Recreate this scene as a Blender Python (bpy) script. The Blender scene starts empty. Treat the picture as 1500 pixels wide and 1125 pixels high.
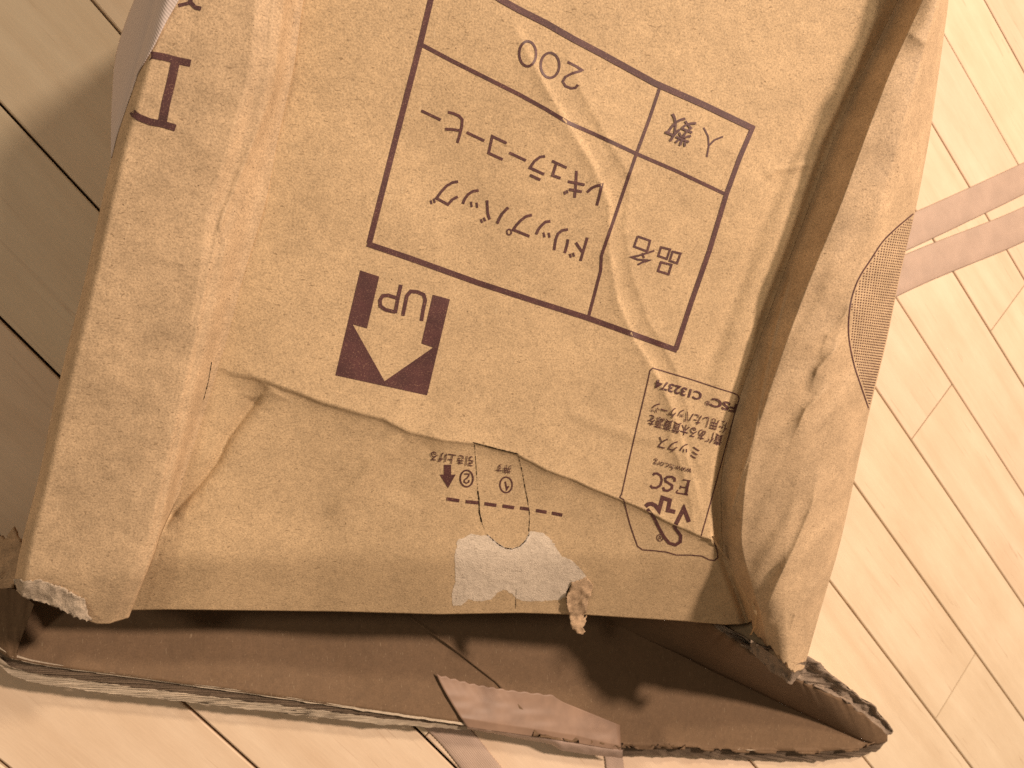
import bpy, bmesh, math, random
import numpy as np
from mathutils import Vector, Matrix
from mathutils.bvhtree import BVHTree
from mathutils.geometry import delaunay_2d_cdt
random.seed(7); rng = np.random.default_rng(7)
sc = bpy.context.scene
C = sc.collection

# ------------------------------------------------------------------ camera
F, CAMH = 1083.0, 0.615                       # focal length in photo pixels (26 mm), height above the floor
N = np.array([.394, -.047, -.918]); N /= np.linalg.norm(N)     # floor normal in camera axes (x right, y down, z forward)
EX = np.array([1., 0, 0]); EX = EX - EX.dot(N) * N; EX /= np.linalg.norm(EX)
EY = np.cross(N, EX)
def c2w(v):
    v = np.asarray(v, float)
    return np.stack([v @ EX, v @ EY, v @ N + 0.0], -1)
def ray(px, py):
    px = np.asarray(px, float); py = np.asarray(py, float)
    return np.stack([(px - 750) / F, (py - 562.5) / F, np.ones_like(px + py)], -1)
def U(px, py, Z):                              # photo pixel + height above the floor -> world point
    d = c2w(ray(px, py)); Z = np.asarray(Z, float)
    t = (Z - CAMH) / d[..., 2]
    P = d * t[..., None]; P[..., 2] += CAMH
    return P
cam = bpy.data.cameras.new('camera'); co = bpy.data.objects.new('camera', cam); C.objects.link(co)
R = np.stack([c2w([1, 0, 0]), c2w([0, -1, 0]), c2w([0, 0, -1])], 1)
M4 = Matrix([list(R[i]) + [0] for i in range(3)] + [[0, 0, 0, 1]]); M4.translation = Vector((0, 0, CAMH))
co.matrix_world = M4
cam.sensor_width = 36; cam.lens = 36 * F / 1500; cam.clip_start = .01; cam.clip_end = 50
cam.dof.use_dof = True; cam.dof.focus_distance = .40; cam.dof.aperture_fstop = 20
sc.camera = co

# ------------------------------------------------------------------ light: two room lamps and the pale room round them
w = bpy.data.worlds.new('World'); sc.world = w; w.use_nodes = True
bg = w.node_tree.nodes['Background']; bg.inputs[0].default_value = (1, .76, .54, 1); bg.inputs[1].default_value = .155
def lamp(name, loc, size, power, col, target=(0.13, 0.0, .1)):
    l = bpy.data.lights.new(name, 'AREA'); l.shape = 'DISK'; l.size = size; l.energy = power; l.color = col
    o = bpy.data.objects.new(name, l); C.objects.link(o); o.location = loc
    o.rotation_euler = (Vector(target) - Vector(loc)).to_track_quat('-Z', 'Y').to_euler(); return o
lamp('ceiling_lamp', (1.35, .62, 2.05), .18, 63, (1, .785, .635))
lamp('ceiling_lamp', (.95, 1.30, 1.95), .22, 25, (1, .83, .64))
lamp('ceiling_lamp', (-1.25, .55, 1.9), .26, 10, (1, .85, .66))
sc.view_settings.view_transform = 'Standard'; sc.view_settings.look = 'None'; sc.view_settings.gamma = 1
sc.view_settings.exposure = 0.0
sc.render.engine = 'CYCLES'; sc.cycles.use_denoising = False; sc.cycles.max_bounces = 8

# ------------------------------------------------------------------ materials
def mat(name):
    m = bpy.data.materials.new(name); m.use_nodes = True
    nt = m.node_tree; b = nt.nodes['Principled BSDF']; return m, nt, b
def nd(nt, t, **k):
    n = nt.nodes.new(t)
    for a, v in k.items():
        if a.startswith('i_'): n.inputs[a[2:].replace('_', ' ')].default_value = v
        else: setattr(n, a, v)
    return n
def ramp(nt, src, stops):
    r = nt.nodes.new('ShaderNodeValToRGB'); e = r.color_ramp.elements
    while len(e) > 1: e.remove(e[-1])
    e[0].position, e[0].color = stops[0][0], stops[0][1]
    for p, c in stops[1:]:
        x = e.new(p); x.color = c
    nt.links.new(src, r.inputs[0]); return r
def g(v): return (v, v, v, 1)
def mixc(nt, a, b, fac, mode='MIX'):
    m = nt.nodes.new('ShaderNodeMix'); m.data_type = 'RGBA'; m.blend_type = mode
    for s, v in ((0, fac), (6, a), (7, b)):
        if isinstance(v, (int, float, tuple)): m.inputs[s].default_value = v
        else: nt.links.new(v, m.inputs[s])
    return m.outputs[2]
def kraft(name, base, rough=.75, speck=1.0, mott=.12, grain=1.0, fluting=0.0, bump=.35):
    m, nt, b = mat(name); L = nt.links
    tc = nd(nt, 'ShaderNodeTexCoord').outputs['Object']
    n1 = nd(nt, 'ShaderNodeTexNoise', i_Scale=1000, i_Detail=5, i_Roughness=.7); L.new(tc, n1.inputs[0])
    n2 = nd(nt, 'ShaderNodeTexNoise', i_Scale=34, i_Detail=5, i_Roughness=.62); L.new(tc, n2.inputs[0])
    n3 = nd(nt, 'ShaderNodeTexNoise', i_Scale=180, i_Detail=3, i_Roughness=.6); L.new(tc, n3.inputs[0])
    dark = tuple(c * (1 - .42 * grain) for c in base) + (1,); lite = tuple(min(1, c * (1 + .34 * grain)) for c in base) + (1,)
    c1 = ramp(nt, n1.outputs[0], [(.30, dark), (.5, tuple(base) + (1,)), (.70, lite)]).outputs[0]
    mo = ramp(nt, n2.outputs[0], [(.30, g(1 - mott)), (.70, g(1 + mott * .5))]).outputs[0]
    c2 = mixc(nt, c1, mo, 1.0, 'MULTIPLY')
    m3 = ramp(nt, n3.outputs[0], [(.35, g(.93)), (.65, g(1.05))]).outputs[0]
    c2 = mixc(nt, c2, m3, 1.0, 'MULTIPLY')
    # stretched fibres, dark and light
    for k, (sx, sy, thr, colr, amt) in enumerate(((1, 5, .745, (.13, .075, .035, 1), .55 * speck), (5, 1, .75, (.72, .56, .36, 1), .35 * speck), (2, 3, .76, (.12, .07, .035, 1), .5 * speck))):
        mp = nd(nt, 'ShaderNodeMapping'); mp.inputs['Scale'].default_value = (sx * 230, sy * 230, 600); mp.inputs['Rotation'].default_value = (.2, .3, .5 + k * 1.1)
        mp.inputs['Location'].default_value = (k * 3.1, k, 0)
        L.new(tc, mp.inputs[0]); n = nd(nt, 'ShaderNodeTexNoise', i_Scale=1.0, i_Detail=1.0, i_Distortion=.6); L.new(mp.outputs[0], n.inputs[0])
        f = ramp(nt, n.outputs[0], [(thr - .05, g(0)), (thr, g(amt))]).outputs[0]
        c2 = mixc(nt, c2, colr, f)
    # rare round dark specks
    v = nd(nt, 'ShaderNodeTexVoronoi', i_Scale=170); L.new(tc, v.inputs[0])
    gt = nd(nt, 'ShaderNodeMath', operation='LESS_THAN'); L.new(v.outputs['Distance'], gt.inputs[0]); gt.inputs[1].default_value = .075
    sel = nd(nt, 'ShaderNodeSeparateColor'); L.new(v.outputs['Color'], sel.inputs[0])
    g2 = nd(nt, 'ShaderNodeMath', operation='GREATER_THAN'); L.new(sel.outputs[0], g2.inputs[0]); g2.inputs[1].default_value = .86
    mm = nd(nt, 'ShaderNodeMath', operation='MULTIPLY'); L.new(gt.outputs[0], mm.inputs[0]); L.new(g2.outputs[0], mm.inputs[1])
    m5 = nd(nt, 'ShaderNodeMath', operation='MULTIPLY'); L.new(mm.outputs[0], m5.inputs[0]); m5.inputs[1].default_value = .7 * speck
    c2 = mixc(nt, c2, (.07, .04, .02, 1), m5.outputs[0])
    L.new(c2, b.inputs['Base Color'])
    b.inputs['Roughness'].default_value = rough; b.inputs['Specular IOR Level'].default_value = .28
    ad = nd(nt, 'ShaderNodeMath', operation='MULTIPLY_ADD'); L.new(n3.outputs[0], ad.inputs[0]); ad.inputs[1].default_value = 1.6; L.new(n1.outputs[0], ad.inputs[2])
    h = ad.outputs[0]
    if fluting:
        wv = nd(nt, 'ShaderNodeTexWave', i_Scale=fluting, i_Distortion=.5); wv.bands_direction = 'X'; L.new(tc, wv.inputs[0])
        a2 = nd(nt, 'ShaderNodeMath', operation='MULTIPLY_ADD'); L.new(wv.outputs['Fac'], a2.inputs[0]); a2.inputs[1].default_value = .5; L.new(h, a2.inputs[2]); h = a2.outputs[0]
    bp = nd(nt, 'ShaderNodeBump', i_Strength=bump, i_Distance=.0004); L.new(h, bp.inputs['Height']); L.new(bp.outputs[0], b.inputs['Normal'])
    return m
KB = (.53, .372, .212)
M_kraft = kraft('kraft_liner', KB)
M_kraft_side = kraft('kraft_liner_rubbed', (.53, .372, .222), mott=.2, rough=.62)
M_inner = kraft('kraft_inner_liner_shaded', (.165, .100, .054), speck=.5, mott=.1, grain=.5, fluting=45)  # shade inside the open end is put into this dark colour
M_inner2 = kraft('kraft_inner_liner_shaded_plain', (.165, .100, .054), speck=.5, mott=.1, grain=.5)  # same interior shade mixed into the colour, without fluting
M_torn = kraft('torn_grey_paper_core', (.66, .545, .42), speck=.9, grain=.55, mott=.12, rough=.95, bump=.9)
M_core = kraft('torn_core_paper_shaded', (.42, .33, .24), speck=1.0, mott=.3, rough=.95, bump=1.0)  # darker copy of the torn paper, shade at the strip's end painted in
M_tornb = kraft('torn_fluting', (.31, .23, .165), speck=.8, mott=.35, rough=.95, grain=1.2, bump=1.2)
M_edge = kraft('cut_board_edge', (.50, .40, .29), speck=.3, mott=.15, rough=.9, grain=.5)
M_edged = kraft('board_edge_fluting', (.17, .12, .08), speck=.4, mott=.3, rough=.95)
M_peel = kraft('peeled_liner', (.43, .29, .175), speck=.6, mott=.15, rough=.9)
def simple(name, col, rough=.6, spec=.3, noise=None):
    m, nt, b = mat(name); b.inputs['Roughness'].default_value = rough; b.inputs['Specular IOR Level'].default_value = spec
    tc = nd(nt, 'ShaderNodeTexCoord').outputs['Object']
    n = nd(nt, 'ShaderNodeTexNoise', i_Scale=noise or 1200, i_Detail=3); nt.links.new(tc, n.inputs[0])
    r = ramp(nt, n.outputs[0], [(.3, tuple(c * .85 for c in col) + (1,)), (.7, tuple(min(1, c * 1.15) for c in col) + (1,))])
    nt.links.new(r.outputs[0], b.inputs['Base Color']); return m
M_ink, nt, b = mat('dark_brown_ink')
tc = nd(nt, 'ShaderNodeTexCoord').outputs['Object']
n = nd(nt, 'ShaderNodeTexNoise', i_Scale=1500, i_Detail=3, i_Roughness=.7); nt.links.new(tc, n.inputs[0])
n2 = nd(nt, 'ShaderNodeTexNoise', i_Scale=70, i_Detail=4, i_Roughness=.6); nt.links.new(tc, n2.inputs[0])
c = ramp(nt, n.outputs[0], [(.3, (.052, .017, .017, 1)), (.58, (.085, .030, .028, 1)), (.70, (.26, .15, .09, 1))]).outputs[0]
c = mixc(nt, c, ramp(nt, n2.outputs[0], [(.3, g(.8)), (.7, g(1.35))]).outputs[0], 1.0, 'MULTIPLY')
nt.links.new(c, b.inputs['Base Color']); b.inputs['Roughness'].default_value = .6
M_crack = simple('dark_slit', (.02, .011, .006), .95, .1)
M_tape = simple('brown_packing_tape_shaded', (.27, .17, .115), .5, .35, 60)  # colour darkened for the shade lying on the tape inside the lip
M_tape_l = simple('folded_tape_lit', (.44, .315, .25), .45, .4, 60)  # same tape painted lighter where light catches the folded part
M_gap = simple('floor_gap_dirt', (.035, .02, .012), .9, .1)
# white label with a faint woven emboss
M_label, nt, b = mat('white_label_paper')
tc = nd(nt, 'ShaderNodeTexCoord').outputs['Object']
wv = nd(nt, 'ShaderNodeTexWave', i_Scale=260, i_Distortion=.4); wv.bands_direction = 'DIAGONAL'; nt.links.new(tc, wv.inputs[0])
r = ramp(nt, wv.outputs['Fac'], [(0, (.50, .41, .36, 1)), (1, (.58, .48, .43, 1))]); nt.links.new(r.outputs[0], b.inputs['Base Color'])
b.inputs['Roughness'].default_value = .7
bp = nd(nt, 'ShaderNodeBump', i_Strength=.3, i_Distance=.0003); nt.links.new(wv.outputs['Fac'], bp.inputs['Height']); nt.links.new(bp.outputs[0], b.inputs['Normal'])
# strap
M_strap, nt, b = mat('tan_woven_band')
tc = nd(nt, 'ShaderNodeTexCoord').outputs['UV']
w1 = nd(nt, 'ShaderNodeTexWave', i_Scale=210, i_Distortion=.3); w1.bands_direction = 'X'; nt.links.new(tc, w1.inputs[0])
w2 = nd(nt, 'ShaderNodeTexWave', i_Scale=210, i_Distortion=.3); w2.bands_direction = 'Y'; nt.links.new(tc, w2.inputs[0])
mm = nd(nt, 'ShaderNodeMath', operation='MULTIPLY'); nt.links.new(w1.outputs['Fac'], mm.inputs[0]); nt.links.new(w2.outputs['Fac'], mm.inputs[1])
n = nd(nt, 'ShaderNodeTexNoise', i_Scale=35, i_Detail=5); nt.links.new(tc, n.inputs[0])
c = ramp(nt, mm.outputs[0], [(.05, (.39, .275, .205, 1)), (.55, (.55, .40, .305, 1))]).outputs[0]
c = mixc(nt, c, ramp(nt, n.outputs[0], [(.3, g(.88)), (.7, g(1.08))]).outputs[0], 1.0, 'MULTIPLY')
nt.links.new(c, b.inputs['Base Color']); b.inputs['Roughness'].default_value = .6
bp = nd(nt, 'ShaderNodeBump', i_Strength=.5, i_Distance=.0004); nt.links.new(mm.outputs[0], bp.inputs['Height']); nt.links.new(bp.outputs[0], b.inputs['Normal'])
# floor boards
M_wood, nt, b = mat('maple_floor_board'); L = nt.links
tc = nd(nt, 'ShaderNodeTexCoord').outputs['Object']; oi = nd(nt, 'ShaderNodeObjectInfo')
vm = nd(nt, 'ShaderNodeVectorMath', operation='MULTIPLY_ADD'); L.new(tc, vm.inputs[0]); vm.inputs[1].default_value = (1, 1, 1)
cx = nd(nt, 'ShaderNodeCombineXYZ'); rr = nd(nt, 'ShaderNodeMath', operation='MULTIPLY'); L.new(oi.outputs['Random'], rr.inputs[0]); rr.inputs[1].default_value = 40
L.new(rr.outputs[0], cx.inputs[0]); L.new(rr.outputs[0], cx.inputs[1]); L.new(cx.outputs[0], vm.inputs[2])
mp = nd(nt, 'ShaderNodeMapping'); mp.inputs['Scale'].default_value = (3, 40, 3); L.new(vm.outputs[0], mp.inputs[0])
n1 = nd(nt, 'ShaderNodeTexNoise', i_Scale=1, i_Detail=6, i_Roughness=.6, i_Distortion=.4); L.new(mp.outputs[0], n1.inputs[0])
mp2 = nd(nt, 'ShaderNodeMapping'); mp2.inputs['Scale'].default_value = (60, 900, 60); L.new(vm.outputs[0], mp2.inputs[0])
n2 = nd(nt, 'ShaderNodeTexNoise', i_Scale=1, i_Detail=3, i_Roughness=.7); L.new(mp2.outputs[0], n2.inputs[0])
n3 = nd(nt, 'ShaderNodeTexNoise', i_Scale=14, i_Detail=4); L.new(vm.outputs[0], n3.inputs[0])
hue = ramp(nt, oi.outputs['Random'], [(0, (.69, .53, .38, 1)), (.35, (.71, .575, .41, 1)), (.65, (.685, .56, .395, 1)), (1, (.71, .54, .395, 1))]).outputs[0]
c = mixc(nt, hue, ramp(nt, n1.outputs[0], [(.3, (.92, .88, .84, 1)), (.7, (1.03, 1.03, 1.03, 1))]).outputs[0], 1.0, 'MULTIPLY')
c = mixc(nt, c, ramp(nt, n2.outputs[0], [(.3, g(.95)), (.7, g(1.04))]).outputs[0], 1.0, 'MULTIPLY')
c = mixc(nt, c, ramp(nt, n3.outputs[0], [(.3, (.96, .94, .92, 1)), (.7, g(1.02))]).outputs[0], 1.0, 'MULTIPLY')
# hair-fine scratches and medullary flecks
for k, rot in enumerate((.5, -.35, 1.2)):
    mq = nd(nt, 'ShaderNodeMapping'); mq.inputs['Rotation'].default_value = (0, 0, rot); mq.inputs['Scale'].default_value = (9, 260, 1); L.new(vm.outputs[0], mq.inputs[0])
    ns = nd(nt, 'ShaderNodeTexNoise', i_Scale=1, i_Detail=1, i_Distortion=.8); L.new(mq.outputs[0], ns.inputs[0])
    f = ramp(nt, ns.outputs[0], [(.735, g(0)), (.75, g(.35)), (.78, g(.1))]).outputs[0]
    c = mixc(nt, c, (.36, .22, .13, 1), f)
L.new(c, b.inputs['Base Color'])
rg = ramp(nt, n3.outputs[0], [(.3, g(.42)), (.7, g(.54))]); L.new(rg.outputs[0], b.inputs['Roughness'])
b.inputs['Specular IOR Level'].default_value = .4
bp = nd(nt, 'ShaderNodeBump', i_Strength=.15, i_Distance=.0005); L.new(n3.outputs[0], bp.inputs['Height']); L.new(bp.outputs[0], b.inputs['Normal'])

# ------------------------------------------------------------------ object helpers
def link(name, verts, faces, m, parent=None, smooth=True, uv=None):
    me = bpy.data.meshes.new(name); me.from_pydata([tuple(map(float, v)) for v in verts], [], [tuple(map(int, f)) for f in faces])
    me.materials.append(m)
    if uv is not None:
        l = me.uv_layers.new(); vi = np.zeros(len(me.loops), int); me.loops.foreach_get('vertex_index', vi)
        l.data.foreach_set('uv', np.asarray(uv, float)[vi].ravel())
    if smooth: me.polygons.foreach_set('use_smooth', [True] * len(me.polygons))
    me.update(); o = bpy.data.objects.new(name, me); C.objects.link(o); o.parent = parent; return o
def tag(o, **k):
    for a, v in k.items(): o[a] = v
    return o
def solid(o, th, off=-1):
    s = o.modifiers.new('board', 'SOLIDIFY'); s.thickness = th; s.offset = off; return o
def gridfaces(nr, nc):
    i = np.arange(nr - 1)[:, None] * nc + np.arange(nc - 1)[None, :]
    return np.stack([i, i + nc, i + nc + 1, i + 1], -1).reshape(-1, 4)
def vnoise(x, y, s, seed=0, octv=3):
    x = np.asarray(x, float) / s; y = np.asarray(y, float) / s; out = 0; a = 1
    for o in range(octv):
        r = np.random.default_rng(seed * 17 + o); T = r.uniform(-1, 1, (64, 64))
        xi = np.floor(x).astype(int); yi = np.floor(y).astype(int); fx = x - xi; fy = y - yi
        fx = fx * fx * (3 - 2 * fx); fy = fy * fy * (3 - 2 * fy)
        t = lambda i, j: T[i % 64, j % 64]
        out = out + a * ((t(xi, yi) * (1 - fx) + t(xi + 1, yi) * fx) * (1 - fy) + (t(xi, yi + 1) * (1 - fx) + t(xi + 1, yi + 1) * fx) * fy)
        x = x * 2.03 + 5.1; y = y * 2.03 + 3.7; a *= .5
    return out

# ------------------------------------------------------------------ floor (boards laid 0.1 m wide)
E1 = np.array([2950, 3558, 1083.]); E1 /= np.linalg.norm(E1)
E2 = np.cross(N, E1); E2 *= np.sign(E2[0]); E2 /= np.linalg.norm(E2)
w1, w2 = c2w(E1), c2w(E2); w1[2] = w2[2] = 0; w1 /= np.linalg.norm(w1); w2 /= np.linalg.norm(w2)
PW = .1625 * CAMH; PH = .0905 * CAMH
def fl(px, py): P = U(px, py, 0.); return float(P @ w1), float(P @ w2)
floor = bpy.data.objects.new('floor', None); C.objects.link(floor); tag(floor, kind='structure', label='pale maple strip flooring with dark joints between the boards')
rotm = math.atan2(w1[1], w1[0])
def board(u0, u1, v0, v1, dz):
    gp = .0010; b_ = .0010; u0 += .0005; u1 -= .0005; v0 += gp; v1 -= gp
    cu, cv = (u0 + u1) / 2, (v0 + v1) / 2; hx, hy = (u1 - u0) / 2, (v1 - v0) / 2
    if rotm_flip: hy = hy
    V = []
    for (ix, z) in ((0, -.012), (0, dz - b_ * .8), (b_, dz)):
        V += [(-hx + ix * .4, -hy + ix, z), (hx - ix * .4, -hy + ix, z), (hx - ix * .4, hy - ix, z), (-hx + ix * .4, hy - ix, z)]
    Fc = [(8, 9, 10, 11)]
    for a in (0, 4):
        for k in range(4): Fc.append((a + k, a + (k + 1) % 4, a + 4 + (k + 1) % 4, a + 4 + k))
    o = link('floor_board', V, Fc, M_wood, floor, smooth=False)
    p = w1 * cu + w2 * cv; o.location = (p[0], p[1], 0); o.rotation_euler = (0, 0, rotm)
rotm_flip = False
jA = fl(1393, 565)[0]; rowA = fl(1480, 440)[1]; rowB = fl(1360, 600)[1]; rowC = fl(1400, 1000)
for k in range(-9, 26):
    v0 = PH + (k - 1) * PW; v1 = v0 + PW
    r = random.Random(k * 31 + 5)
    cuts = []
    for base in (rowA, rowB):
        if v0 <= base < v1: cuts = [jA]
    if v0 <= rowC[1] < v1: cuts = [fl(1395, 1013)[0]]
    if not cuts:
        # hide random joints outside the parts of floor in view, as in the photograph
        cuts = [r.choice([-1.35, 1.75, 2.05, -1.7]) + r.uniform(-.15, .15)] if k > 2 else [r.choice([-1.4, .25, .32]) if -1 < k < 3 else 1.6]
    edges = [-3.0] + sorted(cuts) + [3.5]
    for a, b_ in zip(edges[:-1], edges[1:]): board(a, b_, v0, v1, r.uniform(-.0003, .0003))
sub = link('subfloor', [(-5, -5, -.012), (6, -5, -.012), (6, 5, -.012), (-5, 5, -.012)], [(0, 1, 2, 3)], M_gap, None, False); tag(sub, kind='structure', label='dark gaps and dirt beneath the floor boards')

# ------------------------------------------------------------------ straps lying on the floor
def cat(pts, n=24):
    P = np.asarray(pts, float); Q = np.vstack([2 * P[0] - P[1], P, 2 * P[-1] - P[-2]]); out = []
    for i in range(1, len(Q) - 2):
        for t in np.linspace(0, 1, n, endpoint=False):
            a, b_, c_, d = Q[i - 1], Q[i], Q[i + 1], Q[i + 2]
            out.append(.5 * ((2 * b_) + (-a + c_) * t + (2 * a - 5 * b_ + 4 * c_ - d) * t * t + (-a + 3 * b_ - 3 * c_ + d) * t ** 3))
    out.append(P[-1]); return np.array(out)
def resample(P, step):
    P = np.asarray(P, float); d = np.r_[0, np.cumsum(np.linalg.norm(np.diff(P, axis=0), axis=1))]
    n = max(2, int(d[-1] / step) + 1); s = np.linspace(0, d[-1], n)
    return np.stack([np.interp(s, d, P[:, k]) for k in range(P.shape[1])], 1)
def strap(pts, label, z):
    A = np.array(pts, float); P = U(A[:, 0], A[:, 1], 0.)[:, :2]; P = cat(np.c_[P, A[:, 2]]); P = resample(P, .0016)
    T = np.gradient(P[:, :2], axis=0); T /= np.linalg.norm(T, axis=1)[:, None]; Nn = np.c_[-T[:, 1], T[:, 0]]
    s = np.arange(len(P)) * .0016; zz = (np.arange(len(P)) % 2) * .0005
    V, UV = [], []; ks = [-1, -.93, -.5, 0, .5, .93, 1]
    for j, k in enumerate(ks):
        hw = P[:, 2] / 2 * k + (np.sign(k) * zz if abs(k) == 1 else 0)
        X = P[:, :2] + Nn * hw[:, None]
        hgt = z + .0012 + .0009 * vnoise(s * 1000, s * 0 + k * 4, 60, 3) * .4 - (.0006 if abs(k) == 1 else 0)
        V.append(np.c_[X, hgt]); UV.append(np.c_[s, hw])
    V = np.stack(V, 1); UV = np.stack(UV, 1); n, m_ = V.shape[:2]
    o = link('flat_strap', V.reshape(-1, 3), gridfaces(n, m_), M_strap, None, True, UV.reshape(-1, 2))
    solid(o, .0011, -1 if o.data.polygons[0].normal.z > 0 else 1)
    tag(o, label=label, category='strap', group='flat tan straps on the floor')
strap([(1640, 192, .038), (1500, 261, .038), (1335, 338, .038), (1080, 450, .038), (760, 620, .04), (540, 780, .035), (520, 920, .03), (600, 1012, .027), (657, 1066, .026), (705, 1125, .026), (800, 1240, .026)],
      'flat tan strap on the floor, the upper of two at right of the box', .0004)
strap([(1640, 253, .042), (1500, 328, .042), (1318, 404, .041), (1100, 520, .040), (900, 700, .035), (840, 880, .028), (880, 1030, .020), (896, 1097, .0185), (900, 1125, .0185), (910, 1220, .0185)],
      'flat tan strap on the floor, the lower of two at right of the box', .0004)

# ------------------------------------------------------------------ the outer shell of the box as a height field
mN = np.array([.2157, .2529, -.943]); mN /= np.linalg.norm(mN)
rP = ray(620., 890.); Q0 = rP * (CAMH - .13) / (-(N @ rP)); mD = mN @ Q0
def plane(px, py):
    r = ray(px, py); t = mD / (r @ mN); return CAMH + (r @ N) * t
YT = np.array([-480, -160, 0, 100, 200, 300, 400, 500, 600, 700, 800, 900, 1000.])
def cv(vals):
    v = np.array(vals, float)
    if abs(v).max() < 1: return np.r_[v[0], v]
    return np.r_[v[0] + (v[0] - v[1]) * 2, v]
KX = [cv(v) for v in (
 [262, 228, 200, 171, 148, 127, 101, 77, 57, 30, 12, -4],        # 0 left silhouette
 [285, 250, 222, 193, 168, 147, 123, 98, 76, 50, 32, 16],        # 1 end of the rounding
 [385, 372, 362, 336, 303, 290, 273, 250, 228, 206, 164, 130],   # 2 flat top ends
 [432, 398, 393, 363, 330, 313, 294, 271, 247, 226, 184, 150],   # 3 left ridge, outer
 [482, 443, 430, 407, 388, 357, 331, 300, 268, 243, 214, 190],   # 4 valley, main panel starts
 [1300, 1258, 1214, 1168, 1128, 1090, 1050, 1016, 1000, 1000, 1040, 1060],  # 5 main panel begins to lift
 [1345, 1296, 1248, 1204, 1166, 1128, 1091, 1058, 1036, 1040, 1080, 1100],  # 6 lifted
 [1368, 1317, 1267, 1223, 1187, 1149, 1112, 1078, 1056, 1058, 1100, 1120],  # 7 right valley
 [1402, 1352, 1306, 1268, 1232, 1190, 1152, 1118, 1092, 1084, 1115, 1135],  # 8 right ridge
 [1412, 1372, 1345, 1318, 1290, 1256, 1225, 1195, 1168, 1150, 1150, 1156],  # 9 middle of the right face
 [1400, 1390, 1376, 1362, 1343, 1319, 1299, 1274, 1252, 1230, 1200, 1172],  # 10 right silhouette
)]
KX[9][1] = 1399; KX[9][2] = 1374; KX[10][0] = 1420
KZ = [cv(v) for v in (
 [.004, .004, .004, .004, .004, .004, .004, .004, .004, .006, .010, .01],
 [.016, .016, .016, .016, .016, .016, .016, .016, .016, .018, .024, .024],
 [.017, .017, .017, .017, .016, .017, .017, .018, .019, .022, .030, .03],
 [.014, .014, .014, .013, .012, .013, .014, .015, .016, .020, .027, .027],
 [0, 0, 0, 0, 0, 0, 0, 0, .001, .001, 0, 0],
 [0, 0, 0, 0, 0, 0, 0, 0, 0, 0, 0, 0],
 [.001, .001, .001, .001, .0015, .002, .002, .0015, .001, 0, 0, 0],
 [-.001, -.001, -.001, -.001, -.001, -.001, -.001, -.001, -.003, -.008, -.014, -.015],
 [.018, .018, .019, .020, .020, .019, .018, .017, .015, .012, .006, .003],
 [.018, .020, .021, .022, .022, .022, .022, .022, .020, .018, .014, .012],
 [-.012, -.012, -.012, -.010, -.008, -.006, -.006, -.006, -.006, -.004, -.002, 0],
)]
def at_y(tab, y): return np.interp(y, YT, tab)
def smooth_tab(tab):                      # smooth the tables a little so that ridges run as curves
    yy = np.arange(-480, 1001, 4.); v = np.interp(yy, YT, tab); k = np.ones(15) / 15
    vp = np.r_[2 * v[0] - v[7:0:-1], v, 2 * v[-1] - v[-2:-9:-1]]; return yy, np.convolve(vp, k, 'valid')
KXs = [smooth_tab(t) for t in KX]; KZs = [smooth_tab(t) for t in KZ]
def kx(i, y): return np.interp(y, KXs[i][0], KXs[i][1])
def kz(i, y): return np.interp(y, KZs[i][0], KZs[i][1])
def sdist(px, py, pts):
    """signed distance to a polyline (positive on its right, walking along it in the picture) and position along it"""
    P = np.asarray(pts, float); best = np.full(np.shape(px), 1e9); sg = np.zeros(np.shape(px)); tt = np.zeros(np.shape(px)); L0 = 0
    seg = np.linalg.norm(np.diff(P, axis=0), axis=1); tot = seg.sum()
    for a, b_, l in zip(P[:-1], P[1:], seg):
        d = (b_ - a) / l; rx, ry = px - a[0], py - a[1]; t = np.clip(rx * d[0] + ry * d[1], 0, l)
        qx, qy = rx - t * d[0], ry - t * d[1]; dist = np.hypot(qx, qy); s = np.sign(d[0] * ry - d[1] * rx)
        m_ = dist < best; best = np.where(m_, dist, best); sg = np.where(m_, s, sg); tt = np.where(m_, (L0 + t) / tot, tt); L0 += l
    return best * np.where(sg == 0, 1, sg), tt
def fade(t, e=.18): return np.clip(t / e, 0, 1) * np.clip((1 - t) / e, 0, 1)
def bumpf(px, py, pts, wd, amp, e=.18):
    d, t = sdist(px, py, pts); return amp * np.exp(-(d / wd) ** 2) * fade(t, e)
def tent(px, py, pts, w1_, w2_, amp, e=.15, sharp=1.5):     # sharp fold: one flank short, the other long
    d, t = sdist(px, py, pts); ww = np.where(d > 0, w1_, w2_)
    x = np.abs(d) / ww; return amp * np.exp(-np.sqrt(x * x + .006) * sharp) * fade(t, e)
CREASE = [(318, 540), (345, 550), (385, 558), (430, 574), (470, 590), (560, 614), (600, 634), (650, 646), (700, 651), (757, 666), (800, 688), (870, 716), (940, 744), (985, 768), (1040, 792), (1075, 800)]
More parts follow.
